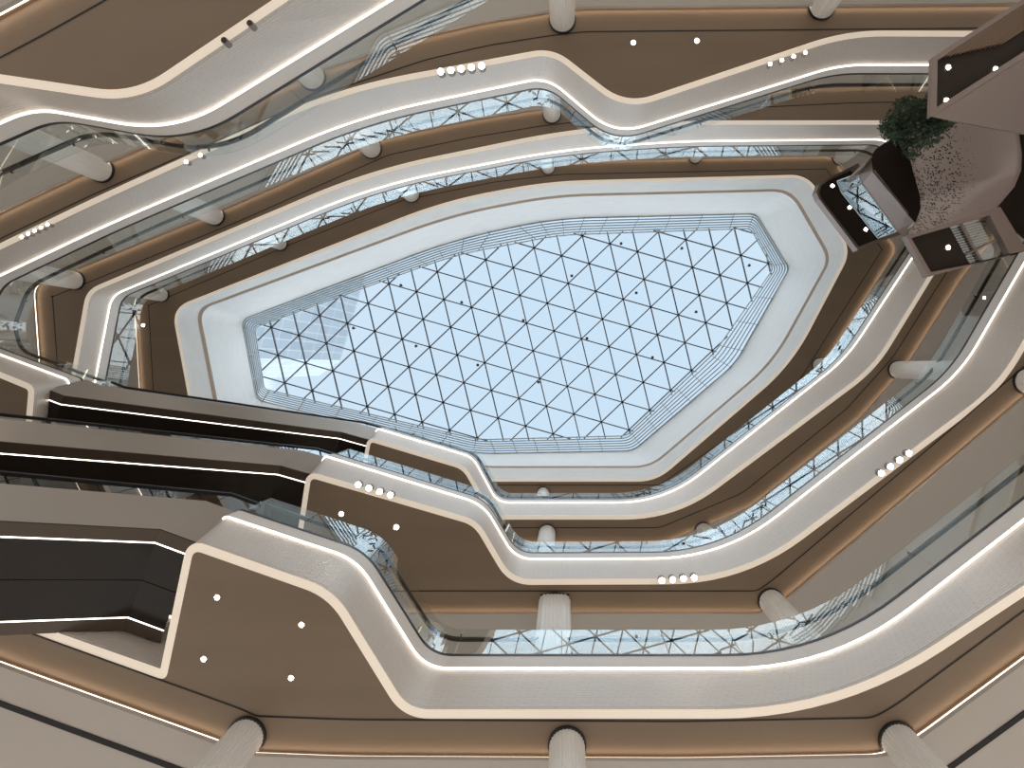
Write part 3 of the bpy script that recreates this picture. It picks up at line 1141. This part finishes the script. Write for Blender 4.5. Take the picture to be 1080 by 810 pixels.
def samp(arr, t_):
    t_ = t_ * (len(arr) - 1)
    i = min(int(t_), len(arr) - 2)
    f = t_ - i
    f2 = f
    a, b_ = arr[i], arr[i + 1]
    if isinstance(a, tuple):
        return tuple(a[q] * (1 - f2) + b_[q] * f2 for q in range(len(a)))
    return a * (1 - f2) + b_ * f2


vs, uv, fs = [], [], []
for thick in (0, 0.06):
    for j in range(NV + 1):
        tj = j / NV
        a, b_ = samp(left, tj), samp(right, tj)
        z = samp(zl, tj)
        for i in range(NU + 1):
            ti = i / NU
            zz = z - 0.5 * ti + 0.45 * math.sin(math.pi * ti) - 0.9 * max(0, tj - 0.55) + thick
            vs.append(P3(a[0] + (b_[0] - a[0]) * ti, a[1] + (b_[1] - a[1]) * ti, zz))
            uv.append((ti, tj))
N1 = (NU + 1) * (NV + 1)
for j in range(NV):
    for i in range(NU):
        q = j * (NU + 1) + i
        fs.append((q, q + 1, q + NU + 2, q + NU + 1))
        fs.append((N1 + q, N1 + q + NU + 1, N1 + q + NU + 2, N1 + q + 1))
for j in range(NV):
    for i in (0, NU):
        q = j * (NU + 1) + i
        fs.append((q, q + NU + 1, N1 + q + NU + 1, N1 + q))
mb = MB()
mb.add(vs, fs, uv)
mb.build('sheet', M['perf'], t, smooth=True)

# ------------------------------------------------------------------ tree on the lowest pod
tp = P3(968, 131, 13.0)
bp_ = P3(1030, 116, 12.6)
t = thing('potted_tree', 'small dark green tree growing from the lowest bronze pod', 'tree', bp_)
tr = MB()
mid = bp_.lerp(tp, 0.5) + Vector((0.05, -0.05, 0.1))
tr.cyl(bp_, mid, 0.05, 0.04, 10)
tr.cyl(mid, tp, 0.04, 0.025, 10)
br_ends = []
for i in range(9):
    d_ = Vector((random.gauss(0, 1), random.gauss(0, 1), random.uniform(0.0, 0.9))).normalized()
    e_ = tp + d_ * 0.6
    tr.cyl(mid.lerp(tp, random.uniform(0.4, 1)), e_, 0.02, 0.006, 6)
tr.build('trunk', M['trunk'], t)
pt = MB()
pt.cyl(bp_ - Vector((0, 0, 0.5)), bp_ + Vector((0, 0, 0.02)), 0.28, 0.34, 20)
pt.build('pot', M['bronze_dark'], t)
lf = MB()
clumps = []
for i in range(26):
    while True:
        q = Vector((random.uniform(-1, 1), random.uniform(-1, 1), random.uniform(-1, 1)))
        if q.length < 1:
            break
    clumps.append((tp + Vector((q.x * 0.72, q.y * 0.62, q.z * 0.75)), random.uniform(0.22, 0.34)))
for i in range(5200):
    c, r = random.choice(clumps)
    q = Vector((random.gauss(0, 1), random.gauss(0, 1), random.gauss(0, 1))).normalized() * r * random.uniform(0.5, 1.05)
    p = c + q
    ax = Vector((random.gauss(0, 1), random.gauss(0, 1), random.gauss(0, 0.6))).normalized()
    ay = ax.orthogonal().normalized()
    ay = (ay * math.cos(i) + ax.cross(ay) * math.sin(i))
    s = random.uniform(0.04, 0.075)
    lf.add([p - ax * s, p + ay * s * 0.38 - ax * s * 0.1, p + ax * s, p - ay * s * 0.38 - ax * s * 0.1], [(0, 1, 2, 3)])
lf.build('foliage', M['leaf'], t)

# ------------------------------------------------------------------ tower outside, seen through the skylight
t = thing('tower_block', 'pale blue glass tower outside, seen through the left of the skylight', 'building', P3(250, 320, 100))
rf = [(402, 232), (381, 305), (359, 380), (337, 396), (300, 390), (272, 395), (120, 396), (150, 240)]
A_ = [P3(x, y, 95) for x, y in rf]
B_ = [Vector((p.x, p.y, 20)) for p in A_]
mb = MB().loft(B_, A_, v0=0, v1=76)
mb.add(A_, [tuple(range(len(A_)))])
mb.build('facade', M['tower'], t)

# ------------------------------------------------------------------ ground floor
g = MB()
g.add([(-90, -90, 0), (90, -90, 0), (90, 90, 0), (-90, 90, 0)], [(0, 1, 2, 3)])
tag(g.build('floor', M['floor']), 'pale stone ground floor of the atrium', 'floor', kind='structure')
